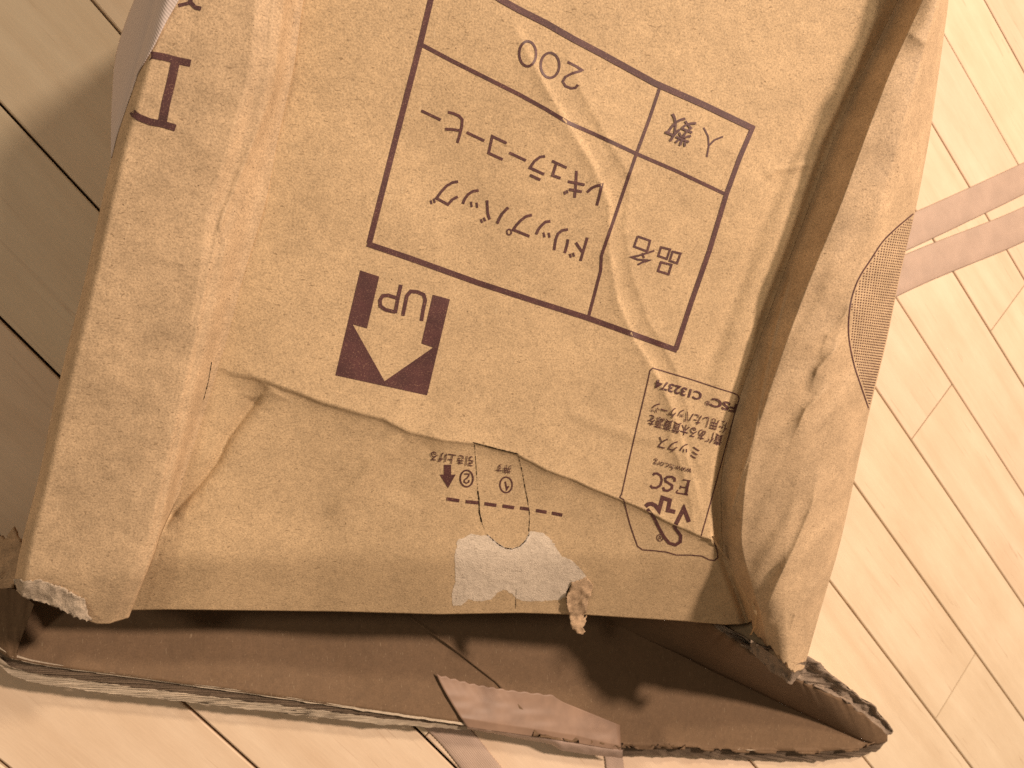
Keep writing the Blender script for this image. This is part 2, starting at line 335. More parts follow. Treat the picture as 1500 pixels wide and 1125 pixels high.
def Z(px, py, under=False):
    px = np.asarray(px, float); py = np.asarray(py, float); z = plane(px, py)
    X = np.stack([kx(i, py) for i in range(11)]); D = np.stack([kz(i, py) for i in range(11)])
    off = np.zeros_like(px)
    # smooth monotone interpolation across the knots
    for i in range(10):
        m_ = (px >= X[i]) & (px <= X[i + 1]) if i < 9 else (px >= X[i])
        t = np.clip((px - X[i]) / np.maximum(X[i + 1] - X[i], 1e-3), 0, 1)
        if i == 0: s = 1 - (1 - t) ** 2.2
        elif i == 9: s = 1 - np.sqrt(np.clip(1 - t ** 2.0, 0, 1)) * 1.0; s = .25 * t + .75 * s
        elif i == 3: s = t - .10 * np.sin(2 * np.pi * t)
        elif i == 7: s = t + .04 * np.sin(np.pi * t)
        elif i == 8: s = np.sin(t * np.pi / 2)
        else: s = t * t * (3 - 2 * t)
        off = np.where(m_, D[i] + (D[i + 1] - D[i]) * s, off)
    off = np.where(px < X[0], D[0], off)
    if under: off = np.where(px < X[4], D[4] - .00006 * np.clip(X[4] - px, 0, 6), off)
    z = z + off
    panel = np.clip((px - X[4]) / 14, 0, 1) * np.clip((X[7] - px) / 8, 0, 1)      # 1 on the main panel
    if under: panel = np.clip((X[7] - px) / 8, 0, 1)
    strip = np.clip((X[4] - px) / 10, 0, 1) * (0 if under else 1); right = np.clip((px - X[7]) / 8, 0, 1)
    # main panel: lower part drops away below the big crease
    CR = np.array(CREASE, float); cyy = np.interp(px, CR[:, 0], CR[:, 1]) + 1.1 * vnoise(px, py * 0, 30, 1, 2); tx = np.clip((px - 318) / 757., 0, 1)
    dv = (py - cyy) * .95
    amt = np.interp(px, [300, 345, 420, 560, 640, 760, 860, 940, 1050], [0, .0010, .0014, .0009, .0005, .0008, .0009, .0010, .0010])
    stp = np.interp(px, [318, 420, 600, 690, 1050], [7, 6, 5, 1.8, 1.2])
    z -= panel * amt * np.clip(dv / stp + .5, 0, 1)
    q = np.clip((px - 270) / 220, 0, 1); q = q * q * (3 - 2 * q); z -= panel * q * (90 * (1 - np.exp(-np.clip(dv, 0, 400) / 90)) * .00012)
    z += panel * q * .0012 * np.exp(-np.abs(dv) / 30) * (dv < 0) * np.clip((py - 480) / 60, 0, 1)
    z += panel * q * .0012 * np.exp(-np.clip(dv, 0, 60) / 8) * (dv >= 0)
    e = (py - 818) / 7.; z -= panel * .0014 * np.where(e > 20, e, np.log1p(np.exp(np.clip(e, -30, 20))))
    e = (py - 842) / 6.; z -= strip * .0012 * np.where(e > 20, e, np.log1p(np.exp(np.clip(e, -30, 20))))
    # left crumple at the crease's end
    z += panel * tent(px, py, [(392, 566), (362, 604), (335, 640), (318, 676), (290, 712), (258, 746), (235, 780)], 34, 13, -.0075, .12)
    z += panel * tent(px, py, [(345, 575), (372, 582), (398, 574), (430, 590)], 8, 8, .0007)
    z += panel * bumpf(px, py, [(590, 640), (545, 680), (520, 715), (480, 760)], 12, .0020)
    z -= panel * bumpf(px, py, [(640, 640), (600, 690), (585, 740)], 24, .0014)
    # long diagonal wrinkle band
    band = [(745, 20), (790, 110), (830, 180), (868, 240), (893, 300), (893, 370), (905, 440), (930, 500), (960, 545), (985, 600), (1003, 660), (1020, 720), (1036, 785)]
    z += panel * tent(px, py, band, 30, 8, .0017, .1)
    band2 = [(815, 40), (850, 130), (893, 210), (925, 260), (915, 330), (925, 400), (950, 470), (990, 540), (1010, 610), (1030, 690)]
    z += panel * tent(px, py, band2, 12, 26, .0009, .15)
    z += panel * tent(px, py, [(965, 548), (985, 590), (982, 640), (1000, 690), (1014, 740), (1018, 785)], 12, 16, .0012, .1)
    z += panel * tent(px, py, [(1018, 560), (1008, 600), (1014, 650), (1030, 700)], 10, 10, .0007)
    # right margin: kink and long shallow groove
    z += panel * tent(px, py, [(1120, 262), (1136, 249), (1160, 247), (1190, 238)], 6, 10, .0011)
    z -= panel * bumpf(px, py, [(1215, 120), (1165, 220), (1135, 285), (1105, 350), (1078, 430), (1052, 500), (1030, 560)], 9, .0006, .08)
    z += panel * bumpf(px, py, [(1290, 0), (1240, 110), (1180, 220), (1150, 300), (1110, 400), (1075, 500), (1045, 590)], 13, .0006, .05)
    z += panel * bumpf(px, py, [(820, 600), (880, 622), (930, 640), (985, 650)], 9, .0006)
    z += panel * (.0016 * vnoise(px, py, 210, 4, 2) + .00012 * vnoise(px, py, 45, 5, 3))
    # broad dip that darkens the middle of the panel a little
    z -= panel * .0035 * np.exp(-(((px - 640) / 95) ** 2 + ((py - 330) / 260) ** 2))
    # left strip: gentle pillow and small dents along its ridge
    z += strip * (.0006 * vnoise(px, py, 70, 8, 3))
    z += strip * tent(px, py, [(330, 290), (322, 330), (330, 360), (318, 400)], 7, 9, .0010)
    z += bumpf(px, py, [(425, -60), (410, 60), (402, 130), (378, 190), (350, 260), (322, 330), (305, 400), (285, 500), (262, 600), (238, 700), (215, 800)], 5, .0012, .02) * strip
    # right face: oblique crumples
    rr_ = right * np.clip((X[10] - px) / 20 + .15, 0, 1)
    al = px * .55 - py * .83; ac = px * .83 + py * .55
    z += rr_ * (.0017 * np.interp(py, [-200, 300, 420, 1000], [.1, .3, 1, 1]) * (vnoise(al * .28, ac, 34, 12, 2)) + .0009 * vnoise(px, py, 75, 13, 2))
    for pts, a1, a2, am in (([(1262, 420), (1238, 462), (1212, 492), (1200, 525)], 9, 22, .0022), ([(1242, 488), (1222, 515), (1198, 540), (1186, 575)], 9, 22, .0022),
                            ([(1240, 545), (1212, 570), (1180, 600), (1158, 650)], 9, 24, .0022), ([(1200, 680), (1190, 740), (1165, 800), (1140, 850), (1118, 900)], 12, 34, .0048),
                            ([(1238, 800), (1215, 830), (1190, 862), (1165, 900), (1150, 950)], 9, 22, .0030), ([(1320, 40), (1352, 62), (1380, 60)], 12, 20, .0007), ([(1250, 640), (1228, 700), (1222, 760), (1205, 850)], 14, 24, .0026)):
        z += rr_ * tent(px, py, pts, a1, a2, am, .3)
    fold = right * bumpf(px, py, [(1158, 400), (1136, 480), (1118, 560), (1104, 640), (1085, 700), (1068, 760)], 3.0, .0009, .05); z += fold
    return z

box = bpy.data.objects.new('cardboard_box', None); C.objects.link(box)
tag(box, label='crushed brown carton with dark Japanese print torn open at one end', category='cardboard box')
box.location = (0, 0, 0)
TOP = -440
def shell(name, fa, fb, y0f, y1f, nr, nc, m, post=None, edge_noise=None, th=.003):
    """surface between two edge curves fa(y), fb(y) and two end curves y0f(s), y1f(s), s across 0..1"""
    s = np.linspace(0, 1, nc)[None, :]; t = np.interp(np.linspace(0, 1, nr), [0, .12, .34, 1], [0, .33, .6, 1])[:, None]
    y0 = y0f(s); y1 = y1f(s); py = y0 + (y1 - y0) * t; px = fa(py) + (fb(py) - fa(py)) * s
    if edge_noise is not None: py = py + edge_noise(px) * np.clip((t - .9) / .1, 0, 1) ** 2
    z = Z(px, py, name == 'front_panel')
    P = U(px, py, z)
    if post is not None: P = post(P, px, py, z)
    n, c_ = P.shape[:2]
    o = link(name, P.reshape(-1, 3), gridfaces(n, c_), m, box); return o, P
# bottom edge curve of the main panel, in photo pixels
BX = [180, 240, 500, 640, 760, 860, 1000, 1060, 1092, 1110]; BY = [894, 893, 896, 900, 898, 901, 910, 915, 914, 900]
def mainB(s):
    x = 145 + s * (1100 - 145); return np.interp(x, BX, BY)
front, PF = shell('front_panel', lambda y: kx(4, y) - 3 - 62 * np.clip((y - 640) / 200, 0, 1), lambda y: np.where(y > 795, np.interp(y, [795, 812, 840, 870, 890, 915], [float(kx(7, 795.)), 1058, 1076, 1092, 1100, 1102]), kx(7, y)) , lambda s: TOP + 0 * s, mainB, 560, 430, M_kraft)
# left strip with its outer wall down to the floor
LBx = [0.0, .06, .15, .30, .45, .6, .75, .85, 1.0]; LBy = [846, 868, 876, 882, 893, 905, 914, 914, 905]
def leftB(s): return np.interp(s, LBx, LBy) + 2.5 * vnoise(s * 100, s * 0, 5, 3, 2) * (s < .6)
def with_wall(side):
    def f(P, px, py, z):
        edge = P[:, 0] if side < 0 else P[:, -1]; cols = []
        nx = np.array([1., 0, 0]) * (1 if side < 0 else -1)
        for k, dep in ((0.0004, .004), (.0016, .012), (.004, .03), (.006, .06), (.008, 1)):
            zz = np.maximum(edge[:, 2] * (1 - dep) if dep == 1 else edge[:, 2] - dep, .002)
            w_ = edge + nx * k; w_ = w_.copy(); w_[:, 2] = zz; cols.append(w_[:, None])
        return np.concatenate(cols[::-1] + [P] if side < 0 else [P] + cols, 1)
    return f
left, PL = shell('left_panel', lambda y: kx(0, y), lambda y: kx(4, y) + 1 + (kx(3, y) + 5 - kx(4, y)) * np.clip((y - 725) / 60, 0, 1), lambda s: TOP + 0 * s, leftB, 500, 120, M_kraft_side, with_wall(-1))
RBx = [0, .15, .35, .55, .75, .9, 1]; RBy = [925, 938, 952, 968, 980, 984, 976]
def rightB(s): return np.interp(s, RBx, RBy) + 3 * vnoise(s * 100, s * 0, 7, 4, 3)
right, PR = shell('right_panel', lambda y: np.where(y > 795, np.interp(y, [795, 812, 840, 870, 890, 915, 940], [float(kx(7, 795.)), 1058, 1076, 1092, 1100, 1102, 1104]), kx(7, y)) - .5, lambda y: kx(10, y), lambda s: TOP + 0 * s, rightB, 520, 150, M_kraft_side, with_wall(1))
solid(front, .003, -1 if front.data.polygons[9000].normal.z > 0 else 1)
for o in (left, right): solid(o, .0028, -1 if o.data.polygons[len(o.data.polygons) // 2].normal.z > 0 else 1)
front['label'] = 'wide front panel with the printed table, creased across its lower third'
left['label'] = 'raised left side strip with part of a letter on it'
right['label'] = 'crumpled right side panel with the halftone disc'
# far end wall, beyond the top of the picture, so that the carton is closed there
ends = np.concatenate([PL[0], PF[0][2:], PR[0][1:]]); low = ends.copy(); low[:, 2] = .002; low[:, 1] += .004
link('end_panel', np.concatenate([ends, low]), [(i, i + 1, len(ends) + i + 1, len(ends) + i) for i in range(len(ends) - 1)], M_kraft_side, box)

# raycast surface for everything printed or stuck on the shell
AV, AF, n0 = [], [], 0
for o in (front, left, right):
    me = o.data; v = [v.co.copy() for v in me.vertices]; AV += v; AF += [tuple(i + n0 for i in p.vertices) for p in me.polygons]; n0 += len(v)
BVH = BVHTree.FromPolygons(AV, AF)
O = Vector((0, 0, CAMH))
def onto(px, py, off):
    d = c2w(ray(px, py)); d = Vector(d / np.linalg.norm(d)); hit, nrm, _, _ = BVH.ray_cast(O, d)
    if hit is None:
        p = U(px, py, Z(np.array(px), np.array(py))); return Vector(p) - d * off
    if nrm.dot(d) > 0: nrm = -nrm
    return hit + nrm * off * .5 - d * off * .7
class Decal:
    def __init__(s): s.v = []; s.f = []; s.k = 0
    def stroke(s, pts, wd, closed=False, step=3.0, jag=0):
        s.k += 1; off = .00016 + .00003 * (s.k % 5); P = np.asarray(pts, float)
        if closed: P = np.vstack([P, P[:1]])
        P = resample_keep(P, step); n = len(P); T = np.zeros_like(P)
        sg = np.diff(P, axis=0); sg /= np.maximum(np.linalg.norm(sg, axis=1), 1e-6)[:, None]
        L, R_ = [], []
        for i in range(n):
            a = sg[i - 1] if i > 0 else (sg[-1] if closed else sg[0]); b_ = sg[i] if i < n - 1 else (sg[0] if closed else sg[-1])
            na, nb = np.array([-a[1], a[0]]), np.array([-b_[1], b_[0]]); m_ = na + nb; m_ /= max(np.linalg.norm(m_), 1e-6)
            k = 1 / max(m_ @ nb, .35); ww = (wd[0] + (wd[1] - wd[0]) * i / (n - 1)) if isinstance(wd, tuple) else wd
            h_ = ww / 2 * k + (random.uniform(-jag, jag) if jag else 0); L.append(P[i] + m_ * h_); R_.append(P[i] - m_ * h_)
        b0 = len(s.v)
        for a, b_ in zip(L, R_): s.v.append(onto(*a, off)); s.v.append(onto(*b_, off))
        s.f += [(b0 + 2 * i, b0 + 2 * i + 1, b0 + 2 * i + 3, b0 + 2 * i + 2) for i in range(n - 1)]
    def poly(s, loops, step=4.0, off=None):
        s.k += 1; off = off or .00016 + .00003 * (s.k % 5)
        vs, es = [], []
        for lp in loops:
            lp = resample_keep(np.vstack([lp, lp[:1]]), step)[:-1]; b0 = len(vs); vs += [Vector(p) for p in lp]; es += [(b0 + i, b0 + (i + 1) % len(lp)) for i in range(len(lp))]
        A = np.array([tuple(v) for v in vs]); x0, y0 = A.min(0); x1, y1 = A.max(0)
        for x in np.arange(x0 + step / 2, x1, step):
            for y in np.arange(y0 + step / 2, y1, step): vs.append(Vector((x, y)))
        r = delaunay_2d_cdt(vs, es, [], 2 if len(loops) > 1 else 1, 1e-4); b0 = len(s.v)
        for p in r[0]: s.v.append(onto(p[0], p[1], off))
        s.f += [tuple(b0 + i for i in f) for f in r[2]]
    def text(s, body, S, E_, hgt, shear=0.0, bold=0.0, sq=None):
        """upside-down line of type: S start and E end of the baseline (photo px), hgt letter height"""
        s.k += 1; cu = bpy.data.curves.new('line', 'FONT'); cu.body = body; cu.size = 1; cu.resolution_u = 4; cu.offset = bold
        o = bpy.data.objects.new('line', cu); C.objects.link(o); dg = bpy.context.evaluated_depsgraph_get()
        me = bpy.data.meshes.new_from_object(o.evaluated_get(dg)); bpy.data.objects.remove(o)
        V = np.array([tuple(v.co) for v in me.vertices]); Fc = [tuple(p.vertices) for p in me.polygons]; bpy.data.meshes.remove(me)
        if not len(V): return
        S = np.array(S, float); E_ = np.array(E_, float); x0, x1 = V[:, 0].min(), V[:, 0].max(); d = E_ - S
        up = np.array([d[1], -d[0]]); up /= np.linalg.norm(up)
        if d[0] < 0: up = up if up[1] > 0 else -up
        hh = V[:, 1].max() if sq is None else sq; b0 = len(s.v); off = .00042 + .00003 * (s.k % 5)
        for v in V:
            p = S + d * (v[0] - x0) / (x1 - x0) + up * hgt * v[1] / hh + shear * d / np.linalg.norm(d) * v[1] / hh * hgt
            s.v.append(onto(*p, off))
        s.f += [tuple(b0 + i for i in f) for f in Fc]
    def done(s, name, m, parent=None, label=None):
        o = link(name, s.v, s.f, m, parent or front, smooth=True)
        if label: o['label'] = label
        return o
def resample_keep(P, step):
    out = [P[0]]
    for a, b_ in zip(P[:-1], P[1:]):
        n = max(1, int(math.ceil(np.linalg.norm(b_ - a) / step)))
        out += [a + (b_ - a) * i / n for i in range(1, n + 1)]
    return np.array(out)
def zm(pts, ox, oy, s): return [(ox + x / s, oy + y / s) for x, y in pts]
def arc(cx, cy, rx, ry, a0, a1, n=20): return [(cx + rx * math.cos(math.radians(a)), cy + ry * math.sin(math.radians(a))) for a in np.linspace(a0, a1, n)]

# printed table -------------------------------------------------------
D = Decal()
D.stroke([(645, -54), (631, 0), (615, 67), (600, 125), (575, 222), (541, 356)], (8.6, 8.2))
D.stroke([(538, 357), (600, 378), (700, 414), (780, 440), (862, 466), (912, 484), (992, 513)], (8.2, 7.8))
D.stroke([(990, 512), (1012, 445), (1040, 365), (1064, 285), (1084, 230), (1103, 186)], (7.2, 6.8))
D.stroke([(641, -56), (690, -30), (735, 0), (760, 14), (800, 34), (838, 56), (880, 78), (960, 122), (1030, 153), (1105, 189)], (9.6, 8.8))
D.stroke([(617, 65), (660, 88), (700, 108), (760, 138), (800, 160), (833, 180), (870, 196), (932, 225), (990, 250), (1066, 286)], (6, 5))
D.stroke([(968, 124), (952, 172), (932, 226), (905, 305), (881, 375), (880, 396), (862, 465)], (4.6, 4.4))
D.done('printed_table_frame', M_ink, label='dark brown ruled table frame printed on the front panel')
z2 = lambda p: zm(p, 500, 0, 3.0)
D = Decal()                        # 200
D.stroke(z2([(1040, 372), (1030, 385), (1010, 388), (985, 378), (973, 358), (985, 338), (1015, 322), (1050, 312), (1058, 308), (1030, 290), (994, 272)]), 3.6); D.done('printed_digit', M_ink); D = Decal()
D.stroke(z2(arc(917, 287, 41, 55, 0, 345, 26)), 3.6, closed=True); D.done('printed_digit', M_ink); D = Decal()
D.stroke(z2(arc(819, 236, 37, 55, 0, 345, 26)), 3.6, closed=True)
D.done('printed_digit', M_ink)
z7 = lambda p: zm(p, 580, 130, 1333 / 320.)
W = 4.0
kst = ([(155, 133), (273, 190)], [(318, 142), (350, 150), (385, 165), (405, 188), (402, 230), (390, 280), (375, 330)], [(300, 246), (345, 248), (388, 254)],
           [(432, 266), (540, 318)], [(676, 332), (588, 290), (566, 392), (652, 432)], [(692, 390), (794, 438)],
           [(910, 412), (880, 416), (845, 442), (818, 482), (905, 522)], [(818, 526), (882, 556)],
           [(952, 440), (1042, 482)], [(978, 458), (956, 528), (1005, 546)],
           [(1102, 500), (1098, 580), (1090, 665)], [(1050, 566), (1152, 586)], [(1056, 614), (1135, 628)], [(1027, 625), (1033, 645)], [(1042, 618), (1048, 638)],
           [(1166, 632), (1195, 605), (1225, 592), (1257, 586), (1245, 640), (1226, 712)],
           [(380, 566), (345, 572), (310, 592), (275, 630), (248, 668), (318, 706), (345, 675), (378, 658)], [(212, 680), (218, 704)], [(230, 670), (238, 696)],
           [(505, 620), (470, 625), (440, 645), (420, 672), (408, 702)], [(458, 690), (463, 722)], [(492, 694), (497, 726)],
           [(556, 680), (558, 720), (560, 760), (572, 798)], [(518, 795), (528, 818)], [(536, 785), (546, 808)], [(686, 724), (650, 760), (632, 790), (618, 822)],
           [(830, 770), (795, 778), (760, 805), (735, 832), (716, 860), (815, 900)],
           [(943, 808), (912, 812), (885, 838), (868, 860), (856, 888)], [(900, 876), (907, 906)], [(932, 878), (938, 908)],
           [(1050, 858), (1015, 864), (988, 885), (975, 920), (965, 985)], [(1050, 918), (1044, 955), (1030, 1002)],
           [(1168, 908), (1150, 970), (1126, 1050)], [(1098, 938), (1118, 968), (1136, 995)], [(1062, 1006), (1068, 1030)], [(1080, 1000), (1088, 1024)])
kat = [1, 2, 1, 1, 1, 2, 2, 5, 1, 3, 3, 4, 1, 3, 2, 4]; q = 0
for n_ in kat:
    D = Decal()
    for st in kst[q:q + n_]: D.stroke(z7(st), W if len(st) > 2 or math.dist(st[0], st[1]) > 40 else 3)
    if n_ == 1 and q == 26: D.stroke(z7(arc(691, 874, 14, 17, 0, 330, 14)), 2.2, closed=True)
    q += n_; D.done('printed_character', M_ink)
assert q == len(kst), (q, len(kst))
z6 = lambda p: zm(p, 820, 200, 3.75)
D = Decal()
for st, w_ in (([(428, 548), (496, 572), (478, 640)], 3.2), ([(428, 548), (408, 604), (478, 630)], 3.2),
               ([(520, 626), (478, 640), (430, 655), (392, 662), (430, 676), (492, 680), (455, 690), (428, 704)], 2.8), ([(452, 640), (464, 668)], 2.8), (None, 0),
               ([(556, 608), (606, 620), (588, 672), (541, 656)], 3.2), ([(620, 632), (664, 642), (644, 696), (604, 682)], 3.2), ([(556, 690), (614, 704), (598, 756), (540, 738)], 3.2)):
    if st is None: D.done('printed_character', M_ink); D = Decal(); continue
    D.stroke(z6(st), w_, closed=(w_ == 3.2 and len(st) == 4))
z3 = lambda p: zm(p, 1000, 0, 3.0); D.done('printed_character', M_ink); D = Decal()
for st in ([(92, 560), (112, 600), (115, 640), (106, 690)], [(177, 600), (140, 615), (115, 640)], None):
    if st is None: D.done('printed_character', M_ink); D = Decal(); continue
    D.stroke(z3(st), 2.6)
D.text('数', (1020, 183), (983, 168), 35, sq=.80, bold=.006)
D.done('printed_character', M_ink)
# UP arrow ------------------------------------------------------------
z5 = lambda p: zm(p, 500, 375, 3.0)
D = Decal()
D.poly([z5([(83, 63), (167, 90), (113, 318), (50, 300), (190, 550), (403, 402), (352, 384), (402, 170), (477, 190), (377, 612), (-26, 524)])], 4)
D.done('printed_up_arrow', M_ink, label='solid dark brown block with a plain kraft arrow left open in it')
D = Decal()
D.stroke(z5([(352, 285), (360, 235), (369, 195), (362, 170), (335, 158), (305, 155), (288, 175), (280, 215), (270, 262)]), 5.4)
D.stroke(z5([(262, 126), (250, 180), (237, 250)]), 5.4); D.stroke(z5([(238, 246), (195, 236), (172, 220), (170, 195), (182, 175), (205, 172), (250, 186)]), 5.2)
D.done('printed_up_word', M_ink)
# opening instructions ------------------------------------------------
zt = lambda p: zm(p, 600, 620, 1500 / 280.)
D = Decal()
for a, b_ in (((290, 592), (390, 608)), ((440, 614), (540, 624)), ((588, 630), (681, 644)), ((730, 648), (820, 662)), ((867, 665), (938, 674)), ((992, 684), (1076, 698)), ((1117, 704), (1199, 720))):
    D.stroke(zt([a, b_]), 4.9)
D.poly([zt([(270, 325), (326, 325), (326, 402), (362, 402), (302, 508), (237, 402), (270, 402)])], 3)
D.stroke(zt(arc(448, 433, 50, 65, 0, 345, 24)), 2.2, closed=True); D.stroke(zt(arc(757, 483, 48, 61, 0, 345, 24)), 2.2, closed=True)
D.stroke(zt([(466, 444), (464, 462), (446, 470), (428, 460), (430, 444), (450, 430), (464, 412), (466, 398), (428, 398)]), 2)
D.stroke(zt([(750, 456), (756, 482), (762, 518), (778, 492)]), 2.2)
def tp(p): return zt([p])[0]
D.text('引き上げる', tp((503, 268)), tp((170, 222)), 12.5, sq=.78, bold=.012)
D.text('押す', tp((800, 335)), tp((683, 318)), 11, sq=.78, bold=.004)
D.done('printed_opening_marks', M_ink, label='tear line of dashes with circled steps and small Japanese words')
# label box with certification mark ----------------------------------------------
zf = lambda p: zm(p, 880, 520, 879 / 250.)
def fp(x, y): return zf([(x, y)])[0]
D = Decal()
out = [(268, 67), (480, 130), (600, 170), (690, 198), (706, 208), (713, 226), (706, 250), (690, 300), (620, 560), (560, 780), (515, 940)]
D.stroke(zf(out), 1.7)
D.stroke(zf([(268, 67), (254, 80), (248, 110), (215, 250), (180, 395), (140, 570), (108, 715), (98, 733), (118, 744), (132, 800), (150, 870), (175, 945), (190, 985), (215, 1003), (280, 1008), (340, 1015), (390, 1030), (460, 1030), (520, 1035), (560, 1055), (585, 1058), (602, 1045), (602, 1020), (585, 965)]), 1.7)
D.done('printed_label_outline', M_ink)
D = Decal()
D.text('C132374', fp(525, 194), fp(287, 126), 12.5, sq=.73, bold=.03)
D.text('FSC', fp(704, 256), fp(573, 220), 12.5, sq=.73, bold=.03)
D.text('®', fp(566, 240), fp(541, 233), 6.5, sq=.73, bold=.02)
D.text('使用したパッケージ', fp(655, 352), fp(270, 242), 14.5, sq=.80, bold=.008)
D.text('責任ある木質資源を', fp(632, 418), fp(250, 308), 14.5, sq=.80, bold=.008)
D.text('ミックス', fp(512, 482), fp(302, 420), 17, sq=.80, bold=.004)
D.text('www.fsc.org', fp(470, 585), fp(275, 540), 9.5, sq=.73, bold=.0)
zg = lambda p: zm(p, 900, 640, 1184 / 200.)
for st, w_ in (([(644, 380), (620, 500)], 3.8), ([(594, 370), (660, 380)], 1.7), ([(638, 502), (536, 484)], 2.2), ([(536, 486), (543, 468), (552, 462)], 2.0), ([(628, 440), (572, 434)], 2.0), ([(578, 420), (570, 450)], 2.0)):
    D.stroke(zg(st), w_)
D.stroke(zg([(522, 388), (524, 362), (500, 345), (462, 345), (440, 362), (445, 385), (475, 402), (502, 420), (498, 448), (465, 466), (430, 462), (424, 435)]), 3.4)
D.stroke(zg([(335, 332), (345, 318), (370, 316), (400, 335), (412, 375), (398, 420), (365, 442), (325, 438), (312, 420)]), 3.4)
D.done('printed_certificate_text', M_ink, label='small dark brown certification text, upside down')
D = Decal()
D.stroke(zf([(230, 780), (245, 768), (262, 766), (282, 776), (300, 800), (318, 735), (356, 748), (346, 800), (384, 808)]), 6)
D.stroke(zf([(378, 890), (400, 845), (428, 790), (440, 820), (455, 860)]), 6)
D.stroke(zf([(240, 792), (275, 838), (300, 890), (325, 935), (352, 968), (385, 978), (410, 962), (412, 930), (380, 888)]), 4.6)
D.stroke(zf(arc(305, 941, 16, 17, 0, 340, 16)), 1.2, closed=True); D.stroke(zf([(299, 950), (302, 932), (312, 938), (304, 944), (313, 950)]), 1)
D.done('printed_tree_mark', M_ink)
# letter on the left strip ---------------------------------------------
z1 = lambda p: zm(p, 0, 0, 3.0)
D = Decal()
D.stroke(z1([(838, 278), (780, 266), (720, 250), (660, 240), (646, 256)]), 10.5)
D.stroke(z1([(770, 278), (750, 370), (730, 450), (712, 545)]), 13)
D.stroke(z1([(772, 562), (715, 545), (660, 535), (612, 516), (590, 502), (582, 490)]), 10)
D.done('printed_letter', M_ink, left, 'part of a large serif letter printed on the left strip'); D = Decal()
D.stroke(z1([(785, 24), (820, 16), (846, 6)]), 5); D.stroke(z1([(838, -30), (838, 10), (858, 32), (884, 38)]), 6)
D.done('printed_letter', M_ink, left)
# halftone disc ---------------------------------------------------------
AR = np.array([(1338, 313), (1313, 334), (1293, 354), (1277, 378), (1257, 410), (1246, 445), (1243, 488), (1250, 530), (1260, 562), (1273, 600)], float)
D = Decal(); D.stroke(cat(AR, 5), 2.0)
for j, y in enumerate(np.arange(318, 600, 3.95)):
    xa = np.interp(y, AR[:, 1], AR[:, 0]) + 2.5; xe = float(kx(10, y)); n = 0
    wx = xe - 1205.; k = 0
    for c_ in np.arange(0, 1.0, .033):
        x = 1205 + wx * (math.sin(c_ * math.pi / 2) * .55 + c_ * .45) + (j % 2) * 0; yy = y + (x - 1300) * .13 + (k % 2) * 0; k += 1
        ya = np.interp(yy, AR[:, 1], AR[:, 0])
        if x < ya + 2.5 or x > float(kx(10, yy)) - 1.5 or yy < 316 or yy > 597: continue
        rx = 1.1 * (.45 + .55 * math.cos(c_ * 1.35)); ry = 1.1; b0 = len(D.v)
        for a in range(6): D.v.append(onto(x + rx * math.cos(a * 1.047), yy + ry * math.sin(a * 1.047), .0002))
        D.f.append(tuple(range(b0, b0 + 6)))
D.done('printed_halftone_disc', M_ink, right, 'disc of fine dark dots printed on the right panel')

# torn patch, tab and peeled strip on the front panel -----------------------------
z8 = lambda p: zm(p, 500, 750, 3.0)
def jag(pts, amp, step=3.0, seed=1):
    P = resample_keep(np.vstack([pts, pts[:1]]), step)[:-1]; r = np.random.default_rng(seed); return P + r.normal(0, amp, P.shape)
patch = z8([(512, 122), (540, 112), (570, 95), (610, 104), (645, 100), (665, 118), (690, 138), (715, 155), (750, 160), (785, 148), (808, 125), (825, 88), (850, 84), (885, 92), (915, 112), (935, 140), (965, 190), (1025, 220), (1080, 285), (1045, 300), (1010, 318), (995, 345), (990, 372), (960, 385), (880, 392), (800, 392), (768, 378), (740, 350), (715, 340), (690, 352), (670, 372), (655, 386), (600, 392), (560, 384), (530, 408), (490, 412), (484, 362), (502, 300), (498, 200)])
D = Decal(); D.poly([jag(np.array(patch), .55)], 4, off=.00012); D.done('torn_patch', M_torn, label='grey patch where the outer paper has torn away below the tab')
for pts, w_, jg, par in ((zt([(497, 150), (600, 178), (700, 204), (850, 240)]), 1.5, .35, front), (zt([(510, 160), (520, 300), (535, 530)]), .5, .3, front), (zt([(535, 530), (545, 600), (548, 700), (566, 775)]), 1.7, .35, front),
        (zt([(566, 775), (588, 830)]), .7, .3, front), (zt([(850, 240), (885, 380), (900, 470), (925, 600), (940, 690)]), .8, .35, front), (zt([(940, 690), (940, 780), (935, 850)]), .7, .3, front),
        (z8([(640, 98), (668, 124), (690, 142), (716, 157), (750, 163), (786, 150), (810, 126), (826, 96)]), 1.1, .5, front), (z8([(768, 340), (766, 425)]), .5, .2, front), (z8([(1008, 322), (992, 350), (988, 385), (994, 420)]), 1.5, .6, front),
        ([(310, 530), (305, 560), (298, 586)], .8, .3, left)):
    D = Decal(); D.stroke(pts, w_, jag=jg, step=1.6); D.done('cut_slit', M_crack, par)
D = Decal(); D.stroke(z8([(645, 104), (668, 130), (690, 148), (716, 163), (750, 169), (786, 156), (812, 130), (830, 100)]), 1.6, jag=.8, step=1.5)
D.done('torn_paper_rim', kraft('torn_white_fibre', (.66, .56, .46), speck=.3, rough=.95))
